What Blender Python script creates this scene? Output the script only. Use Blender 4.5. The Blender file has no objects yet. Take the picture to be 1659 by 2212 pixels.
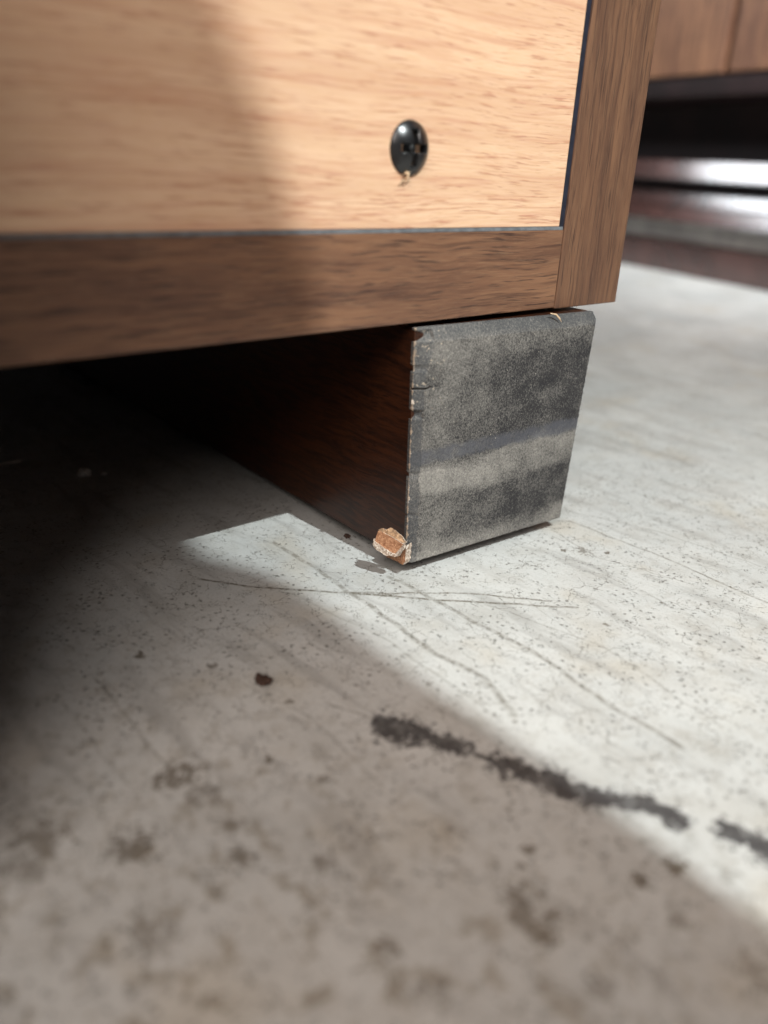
import bpy, bmesh, math, random
from mathutils import Vector, Matrix, noise as mn
random.seed(7)
MM = 0.001
scene = bpy.context.scene
COL = scene.collection

# ------------------------------------------------------------------ camera
RGT = Vector((0.72980, -0.68275, 0.0)); 
def cam_axes(yaw, pitch, roll):
    f = Vector((math.sin(yaw)*math.cos(pitch), math.cos(yaw)*math.cos(pitch), -math.sin(pitch)))
    r = Vector((math.cos(yaw), -math.sin(yaw), 0)); u = r.cross(f)
    r2 = r*math.cos(roll)+u*math.sin(roll); u2 = -r*math.sin(roll)+u*math.cos(roll)
    return r2, u2, f
CAM_P = Vector((-198.733, -128.676, 90.379))*MM
r_, u_, f_ = cam_axes(0.7514, 0.3913, 0.0574)
cam_d = bpy.data.cameras.new('camera'); cam = bpy.data.objects.new('camera', cam_d); COL.objects.link(cam)
m = Matrix((r_, u_, -f_)).transposed().to_4x4(); m.translation = CAM_P
cam.matrix_world = m
cam_d.sensor_fit = 'HORIZONTAL'; cam_d.sensor_width = 7.3
cam_d.lens = 1850.7/1659*7.3
cam_d.clip_start = 0.005; cam_d.clip_end = 50
cam_d.dof.use_dof = True; cam_d.dof.focus_distance = 0.203; cam_d.dof.aperture_fstop = 2.35
scene.camera = cam

# ------------------------------------------------------------------ world, lights, exposure
w = bpy.data.worlds.new('World'); scene.world = w; w.use_nodes = True
w.node_tree.nodes['Background'].inputs[0].default_value = (0.9, 0.95, 1.0, 1)
w.node_tree.nodes['Background'].inputs[1].default_value = 0.06
scene.view_settings.view_transform = 'Standard'; scene.view_settings.look = 'None'
scene.view_settings.exposure = 0; scene.view_settings.gamma = 1

LAMP = Vector((-82, -400, 576))*MM          # hard torch light held above and in front
def look(o, tgt):
    o.rotation_euler = (Vector(tgt)-o.location).to_track_quat('-Z', 'Y').to_euler()
sd = bpy.data.lights.new('torch', 'SPOT'); torch = bpy.data.objects.new('torch', sd); COL.objects.link(torch)
torch.location = LAMP; sd.energy = 22.5; sd.color = (0.93, 1.0, 0.995); sd.shadow_soft_size = 0.0019
sd.spot_size = math.radians(46); sd.spot_blend = 1.0
look(torch, Vector((8, 0, 10))*MM)
ad = bpy.data.lights.new('ceiling_light', 'AREA'); al = bpy.data.objects.new('ceiling_light', ad); COL.objects.link(al)
al.location = (-2.15, -1.6, 2.05); ad.shape = 'RECTANGLE'; ad.size = 1.7; ad.size_y = 1.7
ad.energy = 92; ad.color = (1.0, 0.89, 0.82); look(al, (-0.1, 0, 0))
bd = bpy.data.lights.new('background_fill', 'AREA'); bl = bpy.data.objects.new('background_fill', bd); COL.objects.link(bl)  # added fill, brightens the background cabinet and the floor near it
bl.location = (0.22, -0.25, 1.0); bd.shape = 'RECTANGLE'; bd.size = 0.25; bd.size_y = 0.25
bd.energy = 2.3; bd.color = (0.95, 0.98, 1.0); bd.spread = math.radians(50); look(bl, (0.66, 0.26, 0.06))

gd = bpy.data.lights.new('highlight_fill', 'AREA'); gl = bpy.data.objects.new('highlight_fill', gd); COL.objects.link(gl)  # added unseen lamp, puts highlights on the background base mouldings
gl.location = (0.15, 1.15, 0.57); gd.shape = 'RECTANGLE'; gd.size = 0.24; gd.size_y = 0.12
gd.energy = 1.7; gd.color = (0.90, 0.95, 1.0); look(gl, (0.56, 0.2, 0.0))

# ------------------------------------------------------------------ node helper
class N:
    def __init__(s, name):
        s.m = bpy.data.materials.new(name); s.m.use_nodes = True
        s.t = s.m.node_tree; s.b = s.t.nodes['Principled BSDF']; s.out = s.t.nodes['Material Output']
        s.dim = '3D'
        s.tc = s.t.nodes.new('ShaderNodeTexCoord')
        s.co = s.vm('SCALE', s.tc.outputs['Object'], scale=1000.0)    # millimetres
    def link(s, a, b): s.t.links.new(a, b)
    def put(s, sock, v):
        if isinstance(v, bpy.types.NodeSocket): s.link(v, sock)
        elif v is not None:
            if isinstance(v, (tuple, list)) and len(v) == 3 and sock.type == 'RGBA': v = (*v, 1)
            sock.default_value = v
    def vm(s, op, a, b=None, scale=None, c=None):
        n = s.t.nodes.new('ShaderNodeVectorMath'); n.operation = op
        s.put(n.inputs[0], a)
        if b is not None: s.put(n.inputs[1], b)
        if scale is not None: s.put(n.inputs['Scale'], scale)
        return n.outputs['Value'] if op in ('DOT_PRODUCT', 'LENGTH', 'DISTANCE') else n.outputs[0]
    def ma(s, op, a, b=None, c=None, clamp=False):
        n = s.t.nodes.new('ShaderNodeMath'); n.operation = op; n.use_clamp = clamp
        s.put(n.inputs[0], a)
        if b is not None: s.put(n.inputs[1], b)
        if c is not None: s.put(n.inputs[2], c)
        return n.outputs[0]
    def ramp(s, v, a, b, lo=0.0, hi=1.0, smooth=True):
        n = s.t.nodes.new('ShaderNodeMapRange'); n.interpolation_type = 'SMOOTHSTEP' if smooth else 'LINEAR'
        s.put(n.inputs[0], v); s.put(n.inputs[1], a); s.put(n.inputs[2], b); s.put(n.inputs[3], lo); s.put(n.inputs[4], hi)
        return n.outputs[0]
    def noise(s, v, sc=1.0, det=2.0, rough=0.5, off=None, dist=0.0):
        n = s.t.nodes.new('ShaderNodeTexNoise'); n.noise_dimensions = s.dim
        if off: v = s.vm('ADD', v, off)
        s.put(n.inputs['Vector'], v); n.inputs['Scale'].default_value = sc
        n.inputs['Detail'].default_value = det; n.inputs['Roughness'].default_value = rough
        n.inputs['Distortion'].default_value = dist
        return n.outputs[0]
    def noisec(s, v, sc, det=2.0):
        n = s.t.nodes.new('ShaderNodeTexNoise'); n.noise_dimensions = s.dim; s.put(n.inputs['Vector'], v)
        n.inputs['Scale'].default_value = sc; n.inputs['Detail'].default_value = det
        return n.outputs[1]
    def vor(s, v, sc, feature='F1'):
        n = s.t.nodes.new('ShaderNodeTexVoronoi'); n.feature = feature; n.voronoi_dimensions = s.dim
        s.put(n.inputs['Vector'], v); n.inputs['Scale'].default_value = sc
        return n
    def mix(s, f, a, b, mode='MIX'):
        n = s.t.nodes.new('ShaderNodeMix'); n.data_type = 'RGBA'; n.blend_type = mode
        s.put(n.inputs[0], f); s.put(n.inputs[6], a); s.put(n.inputs[7], b)
        return n.outputs[2]
    def warp(s, v, sc, amt, det=2.0):
        c = s.vm('SUBTRACT', s.noisec(v, sc, det), (0.5, 0.5, 0.5))
        return s.vm('ADD', v, s.vm('SCALE', c, scale=amt))
    def bump(s, h, dist, strength=1.0, prev=None):
        n = s.t.nodes.new('ShaderNodeBump'); n.inputs['Strength'].default_value = strength
        n.inputs['Distance'].default_value = dist; s.put(n.inputs['Height'], h)
        if prev: s.link(prev, n.inputs['Normal'])
        return n.outputs[0]
    def fin(s, col, rough, normal=None, **kw):
        s.put(s.b.inputs['Base Color'], col); s.put(s.b.inputs['Roughness'], rough)
        if normal: s.link(normal, s.b.inputs['Normal'])
        for k, v in kw.items(): s.put(s.b.inputs[k.replace('_', ' ')], v)
        return s.m

def simple(name, col, rough=0.5, var=0.25, sc=0.4, **kw):
    n = N(name)
    v = n.noise(n.co, sc, 4, 0.6)
    c = n.mix(n.ramp(v, 0.3, 0.7), tuple(x*(1-var) for x in col), tuple(min(1, x*(1+var)) for x in col))
    return n.fin(c, rough, n.bump(v, 0.0001, 0.3), **kw)

# --- pale beech laminate, grain along X
def beech():
    n = N('beech_laminate')
    wv = n.warp(n.vm('MULTIPLY', n.co, (0.5, 1, 1)), 0.05, 2.6, 1); wv = n.vm('MULTIPLY', wv, (2.0, 1, 1))
    st = lambda sx, sz, off: n.vm('MULTIPLY', n.vm('ADD', wv, off), (sx, 1.0, sz))
    broad = n.noise(st(0.008, 0.16, (0, 0, 40)), 1.0, 2)
    mid = n.noise(st(0.036, 1.15, (9, 0, 5)), 1.0, 4, 0.6)
    dash = n.noise(st(0.13, 2.0, (31, 0, 3)), 1.0, 2.5, 0.6)
    gate = n.noise(st(0.03, 0.12, (71, 0, 13)), 1.0, 2)
    dmask = n.ramp(n.ma('ADD', dash, n.ma('MULTIPLY', gate, 0.25)), 0.66, 0.82)
    fine = n.noise(st(0.25, 3.5, (5, 0, 77)), 1.0, 2, 0.6)
    c = n.mix(n.ramp(broad, 0.35, 0.68), (0.75, 0.51, 0.34), (0.66, 0.42, 0.275))
    c = n.mix(n.ma('MULTIPLY', n.ramp(mid, 0.46, 0.66), 0.62), c, (0.56, 0.29, 0.19))
    c = n.mix(n.ma('MULTIPLY', dmask, 0.6), c, (0.40, 0.16, 0.10))
    c = n.mix(n.ramp(fine, 0.35, 0.7, 0.0, 0.3), c, (0.62, 0.36, 0.18))
    return n.fin(c, 0.42, n.bump(dmask, 0.00005, 0.5))

# --- walnut laminate; axis of the grain is 'X' or 'Z'
def walnut(name, axis, pale=1.0, rough=0.42, k=1.0):
    n = N(name)
    wv = n.warp(n.co, 0.06, 1.6, 2)
    if axis == 'X': st = lambda a, b, off: n.vm('MULTIPLY', n.vm('ADD', wv, off), (a*k, b*0.5*k, b*k))
    else: st = lambda a, b, off: n.vm('MULTIPLY', n.vm('ADD', wv, off), (b*k, b*0.5*k, a*k))
    broad = n.noise(st(0.02, 0.22, (3, 8, 0)), 1.0, 3, 0.55)
    mid = n.noise(st(0.032, 0.95, (33, 0, 7)), 1.0, 3, 0.6)
    dash = n.noise(st(0.10, 2.3, (3, 0, 71)), 1.0, 2, 0.55)
    fine = n.noise(st(0.16, 5.5, (13, 0, 17)), 1.0, 2, 0.65)
    P = lambda c: tuple(x*pale for x in c)
    c = n.mix(n.ramp(broad, 0.22, 0.78), P((0.300, 0.152, 0.084)), P((0.135, 0.066, 0.043)))
    c = n.mix(n.ma('MULTIPLY', n.ramp(mid, 0.48, 0.68), 0.75), c, P((0.085, 0.042, 0.030)))
    dm = n.ramp(dash, 0.56, 0.68)
    c = n.mix(n.ma('MULTIPLY', dm, 0.75), c, P((0.055, 0.028, 0.022)))
    c = n.mix(n.ramp(fine, 0.45, 0.75, 0.0, 0.45), c, P((0.36, 0.21, 0.12)))
    return n.fin(c, rough, n.bump(n.ma('ADD', dm, n.ma('MULTIPLY', fine, 0.7)), 0.00008, 0.6), Specular_IOR_Level=0.4)

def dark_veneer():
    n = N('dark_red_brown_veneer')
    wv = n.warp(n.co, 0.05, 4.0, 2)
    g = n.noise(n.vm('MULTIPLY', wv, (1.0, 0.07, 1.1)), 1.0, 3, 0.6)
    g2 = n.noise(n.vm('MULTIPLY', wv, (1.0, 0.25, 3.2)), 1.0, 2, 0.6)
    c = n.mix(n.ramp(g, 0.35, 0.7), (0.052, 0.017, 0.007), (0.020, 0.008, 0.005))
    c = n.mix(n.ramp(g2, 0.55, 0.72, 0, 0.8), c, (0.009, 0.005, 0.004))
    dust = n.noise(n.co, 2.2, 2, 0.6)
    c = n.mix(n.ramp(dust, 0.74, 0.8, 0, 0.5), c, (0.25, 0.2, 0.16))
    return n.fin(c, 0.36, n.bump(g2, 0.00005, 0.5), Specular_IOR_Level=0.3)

def end_face():
    n = N('dusty_black_paint')
    sep = n.t.nodes.new('ShaderNodeSeparateXYZ'); n.link(n.co, sep.inputs[0])
    X, Y, Z = sep.outputs
    low = n.noise(n.vm('MULTIPLY', n.co, (0.045, 0.0, 0.11)), 1.0, 3, 0.55, off=(4, 0, 9.3))
    lowz = n.ma('SUBTRACT', low, 0.5)
    zz = n.ma('ADD', Z, n.ma('ADD', n.ma('MULTIPLY', lowz, 15.0), n.ma('MULTIPLY', n.ma('ADD', X, 40.0), -0.03)))
    band = lambda a, b, c, d: n.ma('MULTIPLY', n.ramp(zz, a, b), n.ramp(zz, c, d, 1.0, 0.0))
    # dust amount: pale lower edge, dark patch, pale band, blue stripe, dark upper middle, paler top
    pale_low = n.ramp(zz, 4, 10, 1.0, 0.0)
    pale_mid = band(18, 22, 26, 30)
    left_pale = n.ramp(n.ma('ADD', X, n.ma('MULTIPLY', lowz, 20.0)), -68, -34, 1.0, 0.0)
    top_pale = n.ramp(zz, 45, 56)
    d = n.ma('ADD', n.ma('MULTIPLY', pale_low, 0.26), n.ma('MULTIPLY', pale_mid, 0.27))
    d = n.ma('ADD', d, n.ma('MULTIPLY', left_pale, 0.18))
    d = n.ma('ADD', d, n.ma('MULTIPLY', top_pale, 0.12))
    d = n.ma('ADD', d, 0.05)
    patch = n.noise(n.vm('MULTIPLY', n.co, (0.12, 0.0, 0.16)), 1.0, 4, 0.6, off=(40, 0, 2))
    d = n.ma('ADD', d, n.ma('MULTIPLY', n.ma('SUBTRACT', patch, 0.5), 0.6))
    sp = n.noise(n.vm('MULTIPLY', n.warp(n.co, 1.6, 0.7), (1.1, 1, 0.8)), 2.5, 3, 0.65)
    sp2 = n.noise(n.co, 5.0, 2, 0.6)
    d2 = n.ma('ADD', d, n.ma('MULTIPLY', n.ma('SUBTRACT', sp, 0.5), 1.05))
    d2 = n.ma('ADD', d2, n.ma('MULTIPLY', n.ma('SUBTRACT', sp2, 0.5), 0.7), clamp=True)
    c = n.mix(n.ramp(d2, 0.0, 0.95, smooth=False), (0.020, 0.019, 0.021), (0.46, 0.43, 0.385))
    zs = n.ma('ADD', Z, n.ma('ADD', n.ma('MULTIPLY', n.ma('ADD', X, 40), -0.01), n.ma('MULTIPLY', n.ma('SUBTRACT', n.noise(n.co, 0.35, 3, 0.6), 0.5), 2.6)))
    stripe = n.ma('MULTIPLY', n.ramp(zs, 26.9, 28.3), n.ramp(zs, 30.2, 31.8, 1.0, 0.0)); stripe = n.ma('MULTIPLY', stripe, n.ramp(n.noise(n.co, 0.25, 4, 0.65, off=(1, 1, 1)), 0.3, 0.55, 0.45, 1.0))
    c = n.mix(n.ma('MULTIPLY', stripe, 0.72), c, (0.080, 0.082, 0.096))
    # fine pale fibres and specks
    v = n.vor(n.warp(n.co, 2.0, 0.5), 0.85); gl = n.ramp(v.outputs['Distance'], 0.05, 0.13, 1.0, 0.0)
    gl = n.ma('MULTIPLY', gl, n.ramp(n.noise(n.co, 0.9, 1), 0.55, 0.62))
    c = n.mix(n.ma('MULTIPLY', gl, 0.7), c, (0.62, 0.57, 0.48))
    # chamfers keep the cleaner black paint; chipped pale wood on the arris
    geo = n.t.nodes.new('ShaderNodeAttribute'); geo.attribute_name = 'edge'; E = geo.outputs['Fac']
    c = n.mix(n.ma('MULTIPLY', n.ramp(E, 0.2, 0.45), n.ramp(sp, 0.3, 0.75, 0.8, 0.35)), c, (0.060, 0.064, 0.068))
    ch = n.ma('ADD', E, n.ma('MULTIPLY', n.ma('SUBTRACT', n.noise(n.co, 0.55, 4, 0.7), 0.5), 0.55))
    c = n.mix(n.ramp(ch, 0.93, 1.0, 0, 0.75), c, (0.42, 0.31, 0.22))
    chip = n.ma('MULTIPLY', n.ramp(n.noise(n.co, 0.8, 4, 0.7, off=(3, 4, 5)), 0.60, 0.66), n.ma('MULTIPLY', n.ramp(X, -66.0, -63.0, 1.0, 0.0), n.ramp(Z, 36, 44)))
    c = n.mix(n.ma('MULTIPLY', chip, 0.75), c, (0.50, 0.42, 0.33))
    h = n.ma('ADD', sp, n.ma('MULTIPLY', sp2, 0.6))
    return n.fin(c, 0.72, n.bump(h, 0.00022, 0.8), Specular_IOR_Level=0.3)

# --- polished old concrete with pits, scratches, a black rubber smear and stains
LINES = [ # points, half width mm, darkness
 ([(-110.5,25.9),(-103.4,16.0),(-86.9,-0.2),(-73.5,-13.7),(-50.4,-34.9)], 0.34, 0.9),
 ([(-86.6,0.6),(-65.9,-15.5),(-53.2,-29.4)], 0.3, 0.85),
 ([(-85.1,32.3),(-87.1,-2.7),(-89.8,-29.9),(-88.4,-41.1),(-92.9,-52.6)], 0.55, 0.6),
 ([(-74.3,1.2),(-73.9,-25.4),(-73.2,-40.1),(-76.5,-61.8),(-77.0,-76.0)], 0.5, 0.6),
 ([(-10.6,-2.5),(-10.1,-33.4),(-11.9,-60.5)], 0.3, 0.65),
 ([(-145.7,2.4),(-147.1,-15.4),(-147.6,-26.8)], 0.28, 0.45),
 ([(-153.4,-2.0),(-154.2,-18.7),(-154.4,-28.1)], 0.18, 0.4),
 ([(-106.9,-92.3),(-117.5,-97.5),(-124.9,-101.0)], 0.55, 0.22),
 ([(-117,-30),(-114.1,-36.3),(-113.3,-42.7)], 0.3, 0.45),
 ([(-62,-8),(-57,-25),(-61,-42),(-57,-56)], 0.16, 0.4),
 ([(-40,-10),(-30,-32),(-34,-60)], 0.15, 0.4),
 ([(-20,-4),(-24,-22),(-18,-45)], 0.2, 0.5), ([(-36,-18),(-22,-30),(-10,-50)], 0.16, 0.45), ([(-66,-22),(-60,-48),(-66,-78)], 0.25, 0.35), ([(-98,8),(-94,-20),(-96,-50)], 0.3, 0.3),
 ([(-128,-8),(-122,-30),(-124,-52)], 0.2, 0.4), ([(-8,10),(4,-22),(6,-50)], 0.22, 0.5),
 ([(60,120),(140,60),(200,-10)], 0.5, 0.18),
 ([(10,60),(60,10),(70,-60)], 0.4, 0.15),
]
SMEAR = [([(-113.4,-40.6),(-110.6,-45.6)], 2.7), ([(-110.6,-45.6),(-106.9,-53.4)], 1.9), ([(-106.9,-53.4),(-105.3,-60.4)], 0.5),
         ([(-104.9,-61.0),(-102.0,-68.8)], 2.3), ([(-102.0,-68.8),(-99.2,-74.4)], 2.3), ([(-98.6,-75.6),(-95.7,-79.1)], 1.5),
         ([(-94.2,-79.9),(-94.0,-84.8)], 1.8), ([(-89.6,-92.4),(-88.6,-101.0)], 2.2)]
BLOBS = [(-125.9,-82.3,2.6,.5),(-124.2,-78.9,1.8,.5),(-126.4,-85.2,1.8,.5),(-123.2,-83.6,1.5,.5),(-108.7,-88.3,1.0,.75),(-102.4,-90.4,1.2,.7),
 (-116.4,-74.9,.8,.6),(-119.7,-76.5,.8,.5),(-143.2,-74.4,1.6,.5),(-110.7,-95.7,1.3,.35),(-127.2,-94.9,1.7,.35),(-147.5,-30.5,3.0,.55),(-146.7,-36.8,2.2,.4),
 (-159.7,-39.4,3.0,.5),(-168.7,-30.0,3.2,.45),(-149.3,-50.9,1.7,.5),(-140.7,-58.7,1.6,.4),(-134.1,-35.9,.9,.6),(-136.1,4.4,1.1,.6),(-146.9,-44.0,1.8,.4),
 (-172.1,-34.0,3.0,.4),(-24.1,-17.3,1.8,.45),(-51.8,-43.6,.6,.5),(-143.6,-82.4,2.2,.3),(-98.1,-95.6,1.5,.3),(-109.9,-106.1,2.4,.3),(-164.5,-54.5,2.8,.35),
 (-127.0,-7.0,.9,.5),(-98.5,-36.0,.7,.5),(-122.0,-25,.6,.5),(-130,-45,.9,.45),(-20,-22,.8,.6),(-28,-14,.7,.6)]
def concrete():
    n = N('worn_concrete'); n.dim = '2D'
    P = n.vm('MULTIPLY', n.co, (1, 1, 0))
    cl = n.noise(P, 0.012, 4, 0.6); mid = n.noise(P, 0.07, 5, 0.62, off=(50, 20, 0)); fine = n.noise(P, 1.5, 4, 0.75)
    c = n.mix(n.ramp(cl, 0.3, 0.7), (0.47, 0.485, 0.475), (0.57, 0.575, 0.555))
    c = n.mix(n.ramp(mid, 0.42, 0.72, 0, 0.28), c, (0.36, 0.34, 0.30))
    c = n.mix(n.ramp(n.noise(P, 0.03, 3, 0.6, off=(9, 90, 0)), 0.55, 0.75, 0, 0.35), c, (0.47, 0.41, 0.31))
    c = n.mix(n.ramp(fine, 0.5, 0.72, 0, 0.34), c, (0.30, 0.295, 0.27))
    # olive-brown dirt in patches in the near left
    sx = n.t.nodes.new('ShaderNodeSeparateXYZ'); n.link(P, sx.inputs[0])
    zone = n.ma('MULTIPLY', n.ramp(sx.outputs[0], -150, -105, 1.0, 0.25), n.ramp(sx.outputs[1], -80, 10, 1.0, 0.3))
    dirt = n.ramp(n.noise(n.warp(P, 0.5, 2.0), 0.22, 4, 0.62, off=(7, 0, 0)), 0.52, 0.66)
    c = n.mix(n.ma('MULTIPLY', n.ma('MULTIPLY', dirt, zone), 0.6), c, (0.19, 0.155, 0.10))
    # pits
    W = n.warp(P, 1.6, 1.1, 3)
    pits = None
    for sc, th, g0, g1, off in ((1.45, 0.13, 0.53, 0.66, (3, 0, 0)), (0.42, 0.085, 0.50, 0.58, (13, 7, 0))):
        v = n.vor(n.vm('ADD', W, off), sc)
        msk = n.ma('MULTIPLY', n.ramp(v.outputs['Distance'], th, th*2.1, 1.0, 0.0), n.ramp(n.noise(P, sc*0.22, 3, 0.6, off=off), g0, g1))
        pits = msk if pits is None else n.ma('MAXIMUM', pits, msk)
    drag = n.noise(n.vm('MULTIPLY', n.warp(P, 0.05, 6.0), (0.16, 0.022, 0)), 1.0, 4, 0.6, off=(3, 33, 0))
    c = n.mix(n.ramp(drag, 0.50, 0.74, 0, 0.42), c, (0.27, 0.265, 0.25))
    # short hairline cracks
    v = n.vor(n.warp(P, 0.35, 3.4, 3), 0.16, 'DISTANCE_TO_EDGE')
    crack = n.ma('MULTIPLY', n.ramp(v.outputs['Distance'], 0.004, 0.022, 1.0, 0.0), n.ramp(n.noise(P, 0.11, 3, 0.6, off=(70, 0, 0)), 0.50, 0.60))
    v = n.vor(n.warp(P, 1.0, 1.6, 3), 0.45, 'DISTANCE_TO_EDGE')
    crack2 = n.ma('MULTIPLY', n.ramp(v.outputs['Distance'], 0.01, 0.05, 1.0, 0.0), n.ramp(n.noise(P, 0.22, 3, 0.6, off=(7, 30, 0)), 0.54, 0.62))
    crk = n.ma('MAXIMUM', crack, n.ma('MULTIPLY', crack2, 0.7))
    c = n.mix(n.ma('MULTIPLY', pits, 0.6), c, (0.085, 0.078, 0.062))
    c = n.mix(n.ma('MULTIPLY', crk, 0.72), c, (0.14, 0.13, 0.11))
    # marks with a place of their own: distance fields stored on the floor mesh, roughened here
    def att(nm):
        g = n.t.nodes.new('ShaderNodeAttribute'); g.attribute_name = nm; return g.outputs['Fac']
    nz = n.noise(P, 0.5, 4, 0.7, off=(0, 8, 0)); nf = n.noise(P, 1.3, 4, 0.7, off=(2, 2, 0))
    rag = n.ma('ADD', n.ma('MULTIPLY', n.ma('SUBTRACT', nz, 0.5), 4.0), n.ma('MULTIPLY', n.ma('SUBTRACT', nf, 0.5), 2.6))
    scr = n.ma('MULTIPLY', n.ramp(n.ma('ADD', att('scratch_distance'), n.ma('MULTIPLY', rag, 0.28)), 0.6, 1.8, 1.0, 0.0), att('scratch_depth'))
    scr = n.ma('MULTIPLY', scr, n.ramp(nz, 0.38, 0.6, 0.3, 1.0))
    c = n.mix(scr, c, (0.13, 0.115, 0.085))
    bl_ = n.ma('MULTIPLY', n.ramp(n.ma('ADD', att('stain_distance'), n.ma('MULTIPLY', rag, 1.2)), 0.7, 1.15, 1.0, 0.0), att('stain_depth'))
    c = n.mix(bl_, c, (0.105, 0.085, 0.058))
    hole = n.ma('MULTIPLY', n.ma('SUBTRACT', n.noise(P, 0.22, 3, 0.6, off=(4, 60, 0)), 0.5), 2.4)
    sm = n.ramp(n.ma('ADD', n.ma('ADD', att('smear_distance'), hole), n.ma('MULTIPLY', rag, 0.85)), 0.95, 1.35, 0.93, 0.0)
    c = n.mix(n.ma('MULTIPLY', sm, n.ramp(n.noise(P, 0.3, 3, 0.6, off=(8, 8, 0)), 0.35, 0.55, 0.85, 1.0)), c, (0.038, 0.036, 0.038))
    h = n.ma('SUBTRACT', n.ma('MULTIPLY', fine, 0.45), pits)
    rg = n.ramp(n.noise(P, 0.05, 4, 0.6, off=(5, 5, 0)), 0.3, 0.7, 0.36, 0.56)
    return n.fin(c, rg, n.bump(h, 0.00016, 0.8), Specular_IOR_Level=0.45)

def chip_mat():
    n = N('torn_fibreboard')
    v = n.noise(n.co, 1.6, 4, 0.65)
    c = n.mix(n.ramp(v, 0.35, 0.65), (0.26, 0.11, 0.05), (0.50, 0.26, 0.14))
    return n.fin(c, 0.75, n.bump(v, 0.0003, 0.9))
def rim_mat():
    n = N('torn_pale_fibre'); v = n.noise(n.co, 2.0, 4, 0.7)
    c = n.mix(n.ramp(v, 0.38, 0.66), (0.30, 0.20, 0.14), (0.78, 0.70, 0.60))
    return n.fin(c, 0.85, n.bump(v, 0.0003, 0.9))

M = dict(beech=beech(), board=walnut('walnut_laminate_horizontal', 'X', 0.80, 0.38), post=walnut('walnut_laminate_vertical', 'Z', 0.64, 0.5),
 veneer=dark_veneer(), end=end_face(), floor=concrete(), chip=chip_mat(), rim=rim_mat(), ridge=simple('torn_brown_fibre', (0.42, 0.27, 0.16), 0.85, 0.45, 1.2),
 strip=simple('grey_edge_strip', (0.125, 0.133, 0.142), 0.6, 0.25, 0.5), gap=simple('dark_blue_edge', (0.016, 0.018, 0.030), 0.45),
 screw=simple('black_oxide_steel', (0.012, 0.012, 0.013), 0.28, 0.2, 0.8, Metallic=0.25, Specular_IOR_Level=0.8),
 recess=simple('black_socket', (0.006, 0.006, 0.006), 0.55),
 crumbd=simple('brown_crumb', (0.045, 0.022, 0.014), 0.8, 0.5, 1.5), crumbw=simple('pale_crumb', (0.88, 0.84, 0.78), 0.8, 0.1, 1.5),
 fibre=simple('wood_fibre', (0.58, 0.42, 0.27), 0.8), lint=simple('lint_fibre', (0.30, 0.28, 0.27), 0.9),
 door=walnut('brown_door_laminate', 'Z', 1.35, 0.45, 0.35), dark=simple('dark_plinth', (0.022, 0.010, 0.010), 0.5, 0.4, 0.02),
 gloss=simple('glossy_mahogany', (0.075, 0.032, 0.026), 0.17, 0.3, 0.03, Coat_Weight=1.0, Coat_Roughness=0.12), dusty=simple('dusty_grey_kick_strip', (0.34, 0.32, 0.30), 0.7, 0.2, 0.05),
 foot=simple('black_plastic', (0.01, 0.01, 0.01), 0.6))

# ------------------------------------------------------------------ object helpers
def link(name, bm, mat, parent=None, smooth=False):
    me = bpy.data.meshes.new(name)
    bmesh.ops.recalc_face_normals(bm, faces=bm.faces)
    for v in bm.verts: v.co *= MM
    bm.to_mesh(me); bm.free()
    for mt in (mat if isinstance(mat, (list, tuple)) else [mat]): me.materials.append(mt)
    if smooth:
        for p in me.polygons: p.use_smooth = True
    o = bpy.data.objects.new(name, me); COL.objects.link(o)
    if parent: o.parent = parent
    return o
def thing(name, label, cat, loc=(0, 0, 0), rz=0.0, group=None):
    o = bpy.data.objects.new(name, None); COL.objects.link(o)
    o.location = Vector(loc)*MM; o.rotation_euler = (0, 0, rz); o.empty_display_size = 0.02
    o['label'] = label; o['category'] = cat
    if group: o['group'] = group
    return o
def tag(o, label, cat, group=None):
    o['label'] = label; o['category'] = cat
    if group: o['group'] = group
    return o
def box(x0, x1, y0, y1, z0, z1, bev=0.0, seg=2, bm=None):
    b2 = bmesh.new(); bmesh.ops.create_cube(b2, size=1)
    for v in b2.verts:
        v.co = Vector(((x0+x1)/2+v.co.x*(x1-x0), (y0+y1)/2+v.co.y*(y1-y0), (z0+z1)/2+v.co.z*(z1-z0)))
    if bev: bmesh.ops.bevel(b2, geom=b2.edges[:], offset=bev, segments=seg, affect='EDGES', profile=0.6)
    if bm is None: return b2
    me = bpy.data.meshes.new('tmp'); b2.to_mesh(me); b2.free(); bm.from_mesh(me); bpy.data.meshes.remove(me)
    return bm
def tube(pts, rad, n=6, bm=None):
    bm = bm or bmesh.new(); rings = []
    pts = [Vector(p) for p in pts]
    for i, p in enumerate(pts):
        d = (pts[min(i+1, len(pts)-1)]-pts[max(i-1, 0)]).normalized()
        a = d.orthogonal().normalized(); b = d.cross(a); rr = rad*(0.35 if i in (0, len(pts)-1) else 1)
        rings.append([bm.verts.new(p+(a*math.cos(2*math.pi*k/n)+b*math.sin(2*math.pi*k/n))*rr) for k in range(n)])
    for r0, r1 in zip(rings[:-1], rings[1:]):
        for k in range(n): bm.faces.new((r0[k], r0[(k+1) % n], r1[(k+1) % n], r1[k]))
    bm.faces.new(rings[0]); bm.faces.new(rings[-1]); return bm
def lump(c, size, seed, sub=3, amt=0.35):
    bm = bmesh.new(); bmesh.ops.create_icosphere(bm, subdivisions=sub, radius=1)
    for v in bm.verts:
        k = 1+amt*mn.noise(v.co*1.6+Vector((seed, 0, 0)))*2+amt*0.5*mn.noise(v.co*4+Vector((0, seed, 0)))
        v.co = Vector((v.co.x*size[0]*k, v.co.y*size[1]*k, v.co.z*size[2]*k))+Vector(c)
    return bm

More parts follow.
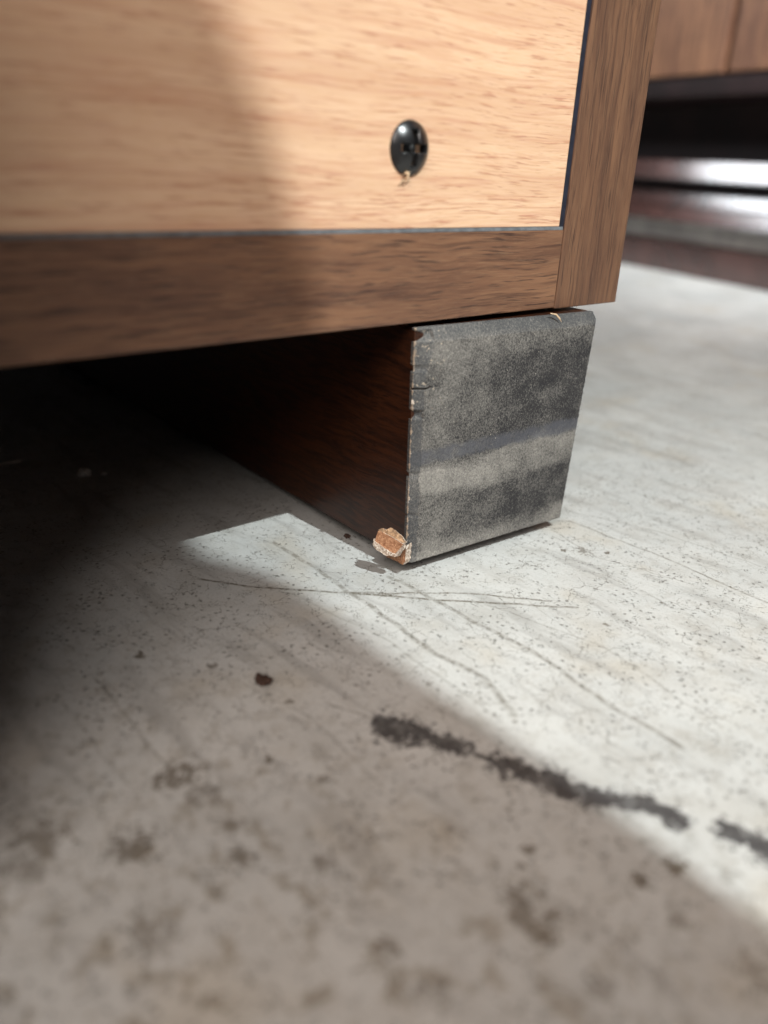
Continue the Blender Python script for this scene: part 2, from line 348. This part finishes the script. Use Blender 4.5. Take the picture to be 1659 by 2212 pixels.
# ------------------------------------------------------------------ setting: one concrete floor
import numpy as np
fx = np.concatenate([[-6000, -2000, -600, -260], np.arange(-184, 22, 0.45), [60, 150, 400, 1000, 2500, 6000]])
fy = np.concatenate([[-6000, -2000, -600, -200], np.arange(-118, 48, 0.45), [80, 150, 400, 1000, 2500, 6000]])
GX, GY = np.meshgrid(fx, fy, indexing='ij'); nx, ny = GX.shape
me = bpy.data.meshes.new('floor')
me.vertices.add(nx*ny); cc = np.zeros((nx*ny, 3), np.float32); cc[:, 0] = GX.ravel()*MM; cc[:, 1] = GY.ravel()*MM
me.vertices.foreach_set('co', cc.ravel())
I, J = np.meshgrid(np.arange(nx-1), np.arange(ny-1), indexing='ij'); I = I.ravel(); J = J.ravel()
quad = np.stack([I*ny+J, (I+1)*ny+J, (I+1)*ny+J+1, I*ny+J+1], 1).astype(np.int32)
me.loops.add(quad.size); me.loops.foreach_set('vertex_index', quad.ravel())
me.polygons.add(len(quad)); me.polygons.foreach_set('loop_start', np.arange(0, quad.size, 4, dtype=np.int32))
me.update(calc_edges=True); me.validate()
def segd(a, b):
    dx, dy = b[0]-a[0], b[1]-a[1]; t = np.clip(((GX-a[0])*dx+(GY-a[1])*dy)/(dx*dx+dy*dy), 0, 1)
    return np.hypot(GX-a[0]-t*dx, GY-a[1]-t*dy)
def wobble(pts, amt):
    out = []
    for i, (a, b) in enumerate(zip(pts[:-1], pts[1:])):
        L = math.hypot(b[0]-a[0], b[1]-a[1]); k_ = max(1, int(L/4))
        for q in range(k_):
            t = q/k_; x = a[0]+(b[0]-a[0])*t; y = a[1]+(b[1]-a[1])*t
            out.append((x+amt*mn.noise(Vector((x*.3, y*.3, 0))), y+amt*mn.noise(Vector((x*.3, y*.3, 9)))))
    return out+[pts[-1]]
def field(items):
    D = np.full(GX.shape, 30.0); K = np.zeros(GX.shape)
    for d, k in items:
        upd = d < D; D = np.where(upd, d, D); K = np.where(upd, k, K)
    return D, K
its = []
for pts, wd, dk in LINES:
    wp_ = wobble(pts, 0.9)
    for a, b in zip(wp_[:-1], wp_[1:]): its.append((segd(a, b)/wd, dk))
sD, sK = field(its)
bD, bK = field([(np.hypot(GX-x, GY-y)/r, min(0.9, k*1.35)) for x, y, r, k in BLOBS])
mD, _ = field([(segd(a, b)/wd, 1) for (a, b), wd in SMEAR])
for nm, A in (('scratch_distance', sD), ('scratch_depth', sK), ('stain_distance', bD), ('stain_depth', bK), ('smear_distance', mD)):
    at = me.attributes.new(nm, 'FLOAT', 'POINT'); at.data.foreach_set('value', np.minimum(A, 30).astype(np.float32).ravel())
me.materials.append(M['floor']); fl = bpy.data.objects.new('floor', me); COL.objects.link(fl); fl['kind'] = 'structure'

# ------------------------------------------------------------------ the cabinet
ZB, T, WP = 59.0, 18.0, 25.8
cab = thing('wooden_cabinet', 'beech and walnut laminate cabinet with a black screw, standing on a dusty block foot', 'cabinet')
H, WID, DEP = 620, 620, 430
link('side_panel', box(-WP, 0, 0, DEP, ZB-0.3, H, 0.35, 2), M['post'], cab)
link('side_panel', box(-WID, -WID+WP, 0, DEP, ZB, H, 0.5, 2), M['post'], cab)
link('bottom_board', box(-WID+WP+0.05, -WP-0.12, 0.15, DEP-2, ZB, ZB+T, 0.3, 2), M['board'], cab)
link('top_board', box(-WID+WP+0.05, -WP-0.12, 0.15, DEP-2, H-T, H, 0.4, 2), M['board'], cab)
link('back_panel', box(-WID+WP+0.6, -WP-1.55, 0.45, 6, ZB+T+0.7, H-T-0.5, 0.15, 1), M['beech'], cab)
# slightly ragged grey edging left showing under the panel, dark edging beside it
bm = bmesh.new(); n_ = 260; xs = [-WID+WP+0.5+(WID-2*WP-0.9)*i/n_ for i in range(n_+1)]
top = []; mid_ = []; bot = []
for x in xs:
    j = 0.10*mn.noise(Vector((x*0.5, 0, 0)))+0.05*mn.noise(Vector((x*2.0, 3, 0)))
    bot.append(bm.verts.new((x, 0.22, ZB+T+0.01))); mid_.append(bm.verts.new((x, 0.30, ZB+T+0.72+j))); top.append(bm.verts.new((x, 2.0, ZB+T+0.76+j)))
for a, b in ((bot, mid_), (mid_, top)):
    for i in range(n_): bm.faces.new((a[i], a[i+1], b[i+1], b[i]))
link('edge_strip', bm, M['strip'], cab)
link('edge_strip', box(-WP-1.5, -WP-0.03, 0.42, 5.5, ZB+T+0.05, H-T-0.5), M['gap'], cab)
link('front_panel', box(-WID+WP+1, -WP-1, DEP-20, DEP-3, ZB+T+1, H-T-1), M['board'], cab)

# screw: domed black washer head with a cross socket
sx, sz, R0, RH = -77.0, 92.35, 5.1, 2.15
scr = None
bm = bmesh.new(); NA, NR = 72, 26
def socket_depth(x, z):
    # Phillips cross: two tapering arms
    a = 0.75; L = 3.4
    def arm(u, v): return max(0.0, min(1.0, (a-abs(v)*1.0+0.10)/0.16))*max(0.0, min(1.0, (L-abs(u))/0.7))
    core = max(0.0, min(1.0, (1.05-math.hypot(x, z))/0.35))
    return 2.1*max(arm(x, z), arm(z, x), core)
G = 90; vs = {}
for i in range(G+1):
    for j in range(G+1):
        u = -1+2*i/G; v = -1+2*j/G     # square to disc
        X = u*math.sqrt(1-v*v/2); Z = v*math.sqrt(1-u*u/2); r = math.hypot(X, Z)
        RS = (R0*R0+RH*RH)/(2*RH); y = -(math.sqrt(RS*RS-(min(r, 1)*R0)**2)-(RS-RH))-0.15+max(0, (r-0.955)/0.045)*0.5
        vs[i, j] = bm.verts.new((sx+X*R0, 0.45+y+socket_depth(X*R0, Z*R0), sz+Z*R0))
for i in range(G):
    for j in range(G): bm.faces.new((vs[i, j], vs[i+1, j], vs[i+1, j+1], vs[i, j+1]))
scr = link('screw', bm, M['screw'], cab, smooth=True)
link('socket', lump((sx, -0.45, sz), (0.75, 0.3, 0.75), 2, 2, 0.1), M['recess'], scr)
# wood burrs pushed out under the head
def burr(pts, rad): return tube(pts, rad, 6)
bm = bmesh.new()
for pts, rd in (([(-78.3, 0.1, 88.2), (-78.1, -0.9, 87.9), (-78.0, -0.7, 87.2), (-78.3, 0.1, 86.5)], 0.34), ([(-78.8, 0.1, 87.5), (-78.4, -0.5, 87.9), (-77.4, -0.6, 88.1)], 0.22),
                ([(-78.2, -0.2, 87.0), (-78.9, -0.1, 86.4), (-79.5, 0.2, 85.7)], 0.16), ([(-78.0, -0.2, 87.1), (-77.2, -0.1, 86.7), (-76.4, 0.2, 86.8)], 0.15)):
    tube(pts, rd, 6, bm)
link('wood_burr', bm, M['fibre'], cab)

# foot rail under the cabinet: dark veneered sides, dusty painted end
AL = -0.060
e = Vector((math.cos(AL), math.sin(AL), 0)); nn = Vector((-math.sin(AL), math.cos(AL), 0))
XL, YL, WL, HB, HT = -70.65, -1.33, 53.6, 3.0, 57.9
A1, A2, B1 = -2.0, 3.2, -0.1
def leg_pt(u, v, d):   # u across 0..1, v up 0..1, d depth back
    L = Vector((XL, YL, HB)); lean = v
    left = A1*lean; right = WL+A2*lean
    p = L+e*(left+(right-left)*u)+nn*(B1*lean+d); p.z = HB+(HT-HB)*v; return p
CAPD = 1.7
bm = bmesh.new(); a_ = {}
for k, (u, v, d) in enumerate([(0, 0, CAPD), (1, 0, CAPD), (1, 1, CAPD), (0, 1, CAPD), (0, 0, 410), (1, 0, 410), (1, 1, 410), (0, 1, 410)]):
    p = leg_pt(u, v, d); p += e*(0.12 if u == 0 else -0.12); p.z += 0.1 if v == 0 else -0.1; a_[k] = bm.verts.new(p)
for f in ((0, 1, 2, 3), (4, 7, 6, 5), (0, 4, 5, 1), (3, 2, 6, 7), (0, 3, 7, 4), (1, 5, 6, 2)): bm.faces.new([a_[k] for k in f])
bmesh.ops.bevel(bm, geom=[x for x in bm.edges if abs((x.verts[0].co-x.verts[1].co).y) > 300], offset=0.5, segments=3, affect='EDGES')
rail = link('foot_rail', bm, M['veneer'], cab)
# end cap: fine grid with chamfers, rough fibre edge
bm = bmesh.new(); lay = bm.verts.layers.float.new('edge')
NU, NV = 200, 220; g = {}
CH_L, CH_T = 0.045, 0.045
for i in range(NU+1):
    for j in range(NV+1):
        u = i/NU; v = j/NV
        cl = 0.040+0.012*mn.noise(Vector((0, v*9, 3)))
        if v > 0.80: cl += 0.035*min(1, (v-0.80)/0.12)
        d = 0; ed = 0
        if u < cl: t_ = 1-u/cl; d = max(d, 1.5*t_*(1.0 if v < .8 else 1.0)); ed = max(ed, min(1, 0.35+0.65*t_))
        ct = 0.055
        if v > 1-ct: t_ = (v-(1-ct))/ct; d = max(d, 1.6*t_); ed = max(ed, min(1, 0.3+0.3*t_))
        if u > 0.985: t_ = (u-0.985)/0.015; d = max(d, 0.55*t_*t_)
        if v < 0.012: d = max(d, 0.5*(1-v/0.012)**2)
        p = leg_pt(u, v, d)
        p += nn*0.06*mn.noise(Vector((u*60, v*60, 1)))
        if u > 0.97:
            p += e*((u-0.97)/0.03)*(0.22*mn.noise(Vector((1, v*55, 5)))+0.14*mn.noise(Vector((1, v*170, 9)))+(-0.55*max(0, (v-0.96)/0.04)**2))
        if u < cl: # nicks along the chipped left arris
            nk = max(0, mn.noise(Vector((0, v*16+2, 7)))-0.22)*2.2
            p += e*nk*(1-u/cl)*1.1; p += nn*nk*0.8
        for vc, dp in ((0.762, 0.7),):   # two cross cuts in the chamfer
            if abs(v-vc-0.02*u+0.003*mn.noise(Vector((u*90, 0, 4)))) < 0.0045 and u < 0.07: p += nn*dp
        if v < 0.02: p.z += 0.12*mn.noise(Vector((u*40, 0, 2)))
        g[i, j] = bm.verts.new(p); g[i, j][lay] = ed
for i in range(NU):
    for j in range(NV): bm.faces.new((g[i, j], g[i+1, j], g[i+1, j+1], g[i, j+1]))
# return edges back to the rail
ring = [g[i, 0] for i in range(NU)]+[g[NU, j] for j in range(NV)]+[g[i, NV] for i in range(NU, 0, -1)]+[g[0, j] for j in range(NV, 0, -1)]
rb = []
for v in ring:
    uv = v.co-Vector((XL, YL, HB)); dd = uv.dot(nn)
    q = bm.verts.new(v.co+nn*(CAPD+0.6-dd)); q[lay] = 0.8; rb.append(q)
for k in range(len(ring)): bm.faces.new((ring[k], ring[(k+1) % len(ring)], rb[(k+1) % len(ring)], rb[k]))
cap = link('rail_end_face', bm, M['end'], rail, smooth=False); cap['label'] = 'grey dusty end face with worn black paint and chipped left edge'
for y in (26, 200, 375):
    link('glide', box(-60, -22, y, y+24, 0.0, HB+0.3), M['foot'], rail)

# torn flap at the lower corner of the rail
def slab(front, back, mats, name, parent, cut=5, jit=0.18, seed=1):
    bm = bmesh.new(); a = [bm.verts.new(p) for p in front]; b = [bm.verts.new(p) for p in back]
    bm.faces.new(a); bm.faces.new(b[::-1]); k = len(a)
    for i in range(k):
        f = bm.faces.new((a[i], b[i], b[(i+1) % k], a[(i+1) % k])); f.material_index = 1
    bmesh.ops.triangulate(bm, faces=bm.faces[:])
    bmesh.ops.subdivide_edges(bm, edges=bm.edges[:], cuts=cut, use_grid_fill=True)
    for v in bm.verts:
        q = v.co*1.1+Vector((seed, 0, 0)); v.co += Vector((mn.noise(q), mn.noise(q+Vector((9, 0, 0))), mn.noise(q+Vector((0, 9, 0)))))*jit+Vector((mn.noise(q*4), mn.noise(q*4+Vector((9, 0, 0))), mn.noise(q*4+Vector((0, 9, 0)))))*jit*0.5
    return link(name, bm, mats, parent)
def V(*a): return Vector(a)
def pl(x, yz, tilt=0.0): return [V(x+tilt*(z-7), y, z) for y, z in yz]
def swing(pts):
    C0 = CAM_P/MM; out = []
    for p in pts:
        t = max(0.0, min(1.0, (p.y+1.5)/8.5)); k_ = 1-0.021*t; out.append(C0+(p-C0)*k_)
    return out
face_ = pl(-74.2, [(6.62,9.6),(7.17,6.81),(3.29,6.32),(0.02,6.09),(-0.95,7.66),(-2.12,9.4),(2.07,9.72),(4.97,9.76)], 0.12)
face_ = swing(face_)
flap = slab(face_, [p+V(0.9, 0.1, -0.45) for p in face_], [M['chip'], M['rim']], 'torn_flap', rail, 4, 0.07, 3)
flap['label'] = 'torn orange-brown splinter hanging off the lower corner'
q_ = pl(-73.0, [(7.9,9.2),(6.2,10.03),(5.04,9.85),(4.01,11.0),(2.51,11.1),(1.23,10.7),(0.12,10.5),(-1.6,9.6),(-0.91,8.7),(3.33,8.5),(6.38,8.6)], 0.1)
q_ = swing(q_); slab(q_, [p+V(0.7, 0.2, -0.5) for p in q_], [M['ridge'], M['rim']], 'torn_fibre', rail, 3, 0.2, 8)
q_ = pl(-74.7, [(7.1,7.6),(7.0,6.95),(3.08,6.5),(0.44,6.3),(-0.65,6.6),(-2.2,9.1),(-2.9,9.5),(-2.9,8.9),(-1.2,6.3),(-0.21,5.7),(2.84,5.1),(6.02,5.2),(7.3,5.9)], 0.1)
q_ = swing(q_); slab(q_, [p+V(1.0, 0.2, -0.2) for p in q_], [M['rim'], M['rim']], 'torn_fibre', rail, 3, 0.16, 12)
q_ = pl(-72.3, [(7.6,3.9),(5.16,4.6),(2.07,5.2),(-0.22,7.2),(-1.4,8.3),(-1.4,4.3),(-0.9,3.2),(4.47,3.0)])
slab(q_, [p+V(2.2, 0.4, 0.1) for p in q_], [M['chip'], M['rim']], 'torn_core', rail, 4, 0.22, 18)
# paper-thin tear under the cabinet board and lint along the rail end
bm = tube([(-31.5, -3.2, 58.6), (-29.6, -3.5, 58.2), (-28.3, -3.7, 57.2), (-27.7, -3.9, 56.4)], 0.22)
link('wood_burr', bm, M['fibre'], rail)
bm = bmesh.new()
for k in range(26):
    v = random.uniform(0.05, 0.95); p = leg_pt(1, v, 0.3); q = p+e*random.uniform(0.2, 0.55)+V(0, 0, random.uniform(-.3, .4))
    q2 = q+e*random.uniform(-0.1, 0.35)+V(0, 0, random.uniform(-.4, .5)); tube([p, q, q2], 0.045, 4, bm)
for k in range(10):
    v = random.choice([0.68, 0.7, 0.73, 0.35, 0.3, 0.5, .12]); p = leg_pt(0, v+random.uniform(-.02, .02), 1.0); q = p-e*random.uniform(0.2, 0.8)+V(0, 0, random.uniform(-.4, .4))
    tube([p, (p+q)/2+V(0, -.2, .1), q], 0.08, 4, bm)
lt = link('lint', bm, M['lint'], rail); lt['kind'] = 'stuff'
for c_, s_ in (((leg_pt(0, 0.30, 0.9)-e*0.2), 0.35), ((leg_pt(0, 0.71, 0.9)-e*0.3), 0.5)):
    link('pale_chip', lump(c_, (s_*.7, s_*.7, s_), s_*9, 2), M['rim'], rail)

# ------------------------------------------------------------------ crumbs on the floor
def crumb(name, x, y, size, mat, label, seed):
    o = link(name, lump((0, 0, size[2]*0.8), size, seed), mat); o.location = Vector((x, y, 0))*MM; return tag(o, label, 'crumb')
crumb('floor_crumb', -122.5, -17.3, (1.15, 1.75, 0.75), M['crumbd'], 'small dark brown crumb lying alone on the shaded concrete in front of the cabinet', 2)
crumb('floor_crumb', -103.4, 102.4, (1.8, 1.5, 1.1), M['crumbw'], 'larger white crumb on the floor in the dark under the cabinet', 5)
crumb('floor_crumb', -98.3, 100.2, (0.75, 0.6, 0.4), M['crumbw'], 'tiny pale speck just right of the white crumb under the cabinet', 9)
crumb('floor_crumb', -116.5, 124.1, (3.4, 0.7, 0.3), M['crumbw'], 'thin pale sliver at the left edge in the dark under the cabinet', 12)
crumb('floor_crumb', -68.6, 24.0, (0.7, 0.9, 0.6), M['crumbd'], 'tiny brown crumb against the bottom of the dark foot rail', 14)

# ------------------------------------------------------------------ cabinet in the background, out of focus
bg = thing('background_cabinet', 'blurred brown cabinet with glossy dark red base mouldings at the upper right', 'cabinet', (567.5, 216, 0), math.radians(-16.9))
Y0, Y1 = -420, 560
d1 = link('door', box(0, 18, Y0, 95, 177, 760, 1.2), M['door'], bg)
d2 = link('door', box(0, 18, 103.5, Y1, 177, 760, 1.2), M['door'], bg)
link('carcass', box(45, 380, Y0, Y1, 176, 770, 1), M['dark'], bg)
link('bottom_board', box(1, 380, Y0, Y1, 158, 175.6, 3.5, 4), M['dark'], bg)
link('plinth', box(70, 380, Y0, Y1, 103.5, 157.7), M['dark'], bg)
def slant(x0, dx, z0, z1):
    b = box(x0, 378, Y0, Y1, z0, z1)
    for v in b.verts:
        if v.co.x < 50 and v.co.z > (z0+z1)/2: v.co.x += dx
    bmesh.ops.bevel(b, geom=b.edges[:], offset=1.2, segments=3, affect='EDGES'); return b
link('base_moulding', slant(-8, 5.5, 86, 103), M['gloss'], bg)
link('base_moulding', slant(-5, 4.2, 62.5, 75), M['gloss'], bg)
link('base_moulding', slant(-9, 4.4, 48.5, 62), M['gloss'], bg)
link('spacer', box(12, 374, Y0, Y1, 75.3, 85.7), M['dark'], bg)
link('kick_strip', box(6, 374, Y0, Y1, 30, 48, 1), M['dusty'], bg)
link('kick_board', box(-2, 374, Y0, Y1, 0, 29.5, 1.5), M['gloss'], bg)

# ------------------------------------------------------------------ unseen card added before the torch, cut to shade the left of the scene
def proj_flag(P, yf=-280.0):
    L = LAMP/MM; P = Vector(P); s = (yf-L.y)/(P.y-L.y); return L+(P-L)*s
edge = [(-104, -135, 0), (-102, -103, 0), (-99.4, -56.7, 0), (-98, -23, 0), (-95.5, 0, 6), (-94.7, 0, 20), (-96.0, 0, 30), (-99, 0, 39), (-101.5, 0, 50), (-103.5, 0, 57), (-99, 0, 62), (-98, 0, 69), (-103.7, 0, 79), (-107.0, 0, 90),
        (-111.4, 0, 99), (-118, 0, 111), (-126, 0, 122), (-140, 0, 138), (-170, 0, 160)]
poly = [proj_flag(P) for P in edge]
poly += [proj_flag((-420, 0, 190)), proj_flag((-420, -160, 0))]
bm = bmesh.new(); a = [bm.verts.new(p) for p in poly]; b = [bm.verts.new(p+Vector((0, -2, 0))) for p in poly]
bm.faces.new(a); bm.faces.new(b[::-1])
for i in range(len(a)): bm.faces.new((a[i], a[(i+1) % len(a)], b[(i+1) % len(a)], b[i]))
tag(link('shading_card', bm, M['foot']), 'unseen black card added near the torch to shade the left', 'card')

tag(link('added_shade_box', box(-430, -192, -42, 130, 0, 150, 2), M['foot']), 'unseen dark box added left of the camera to shade the floor', 'box')  # added blocker out of view, darkens the floor at left
scene.render.engine = 'CYCLES'
scene.render.resolution_x = 768; scene.render.resolution_y = 1024
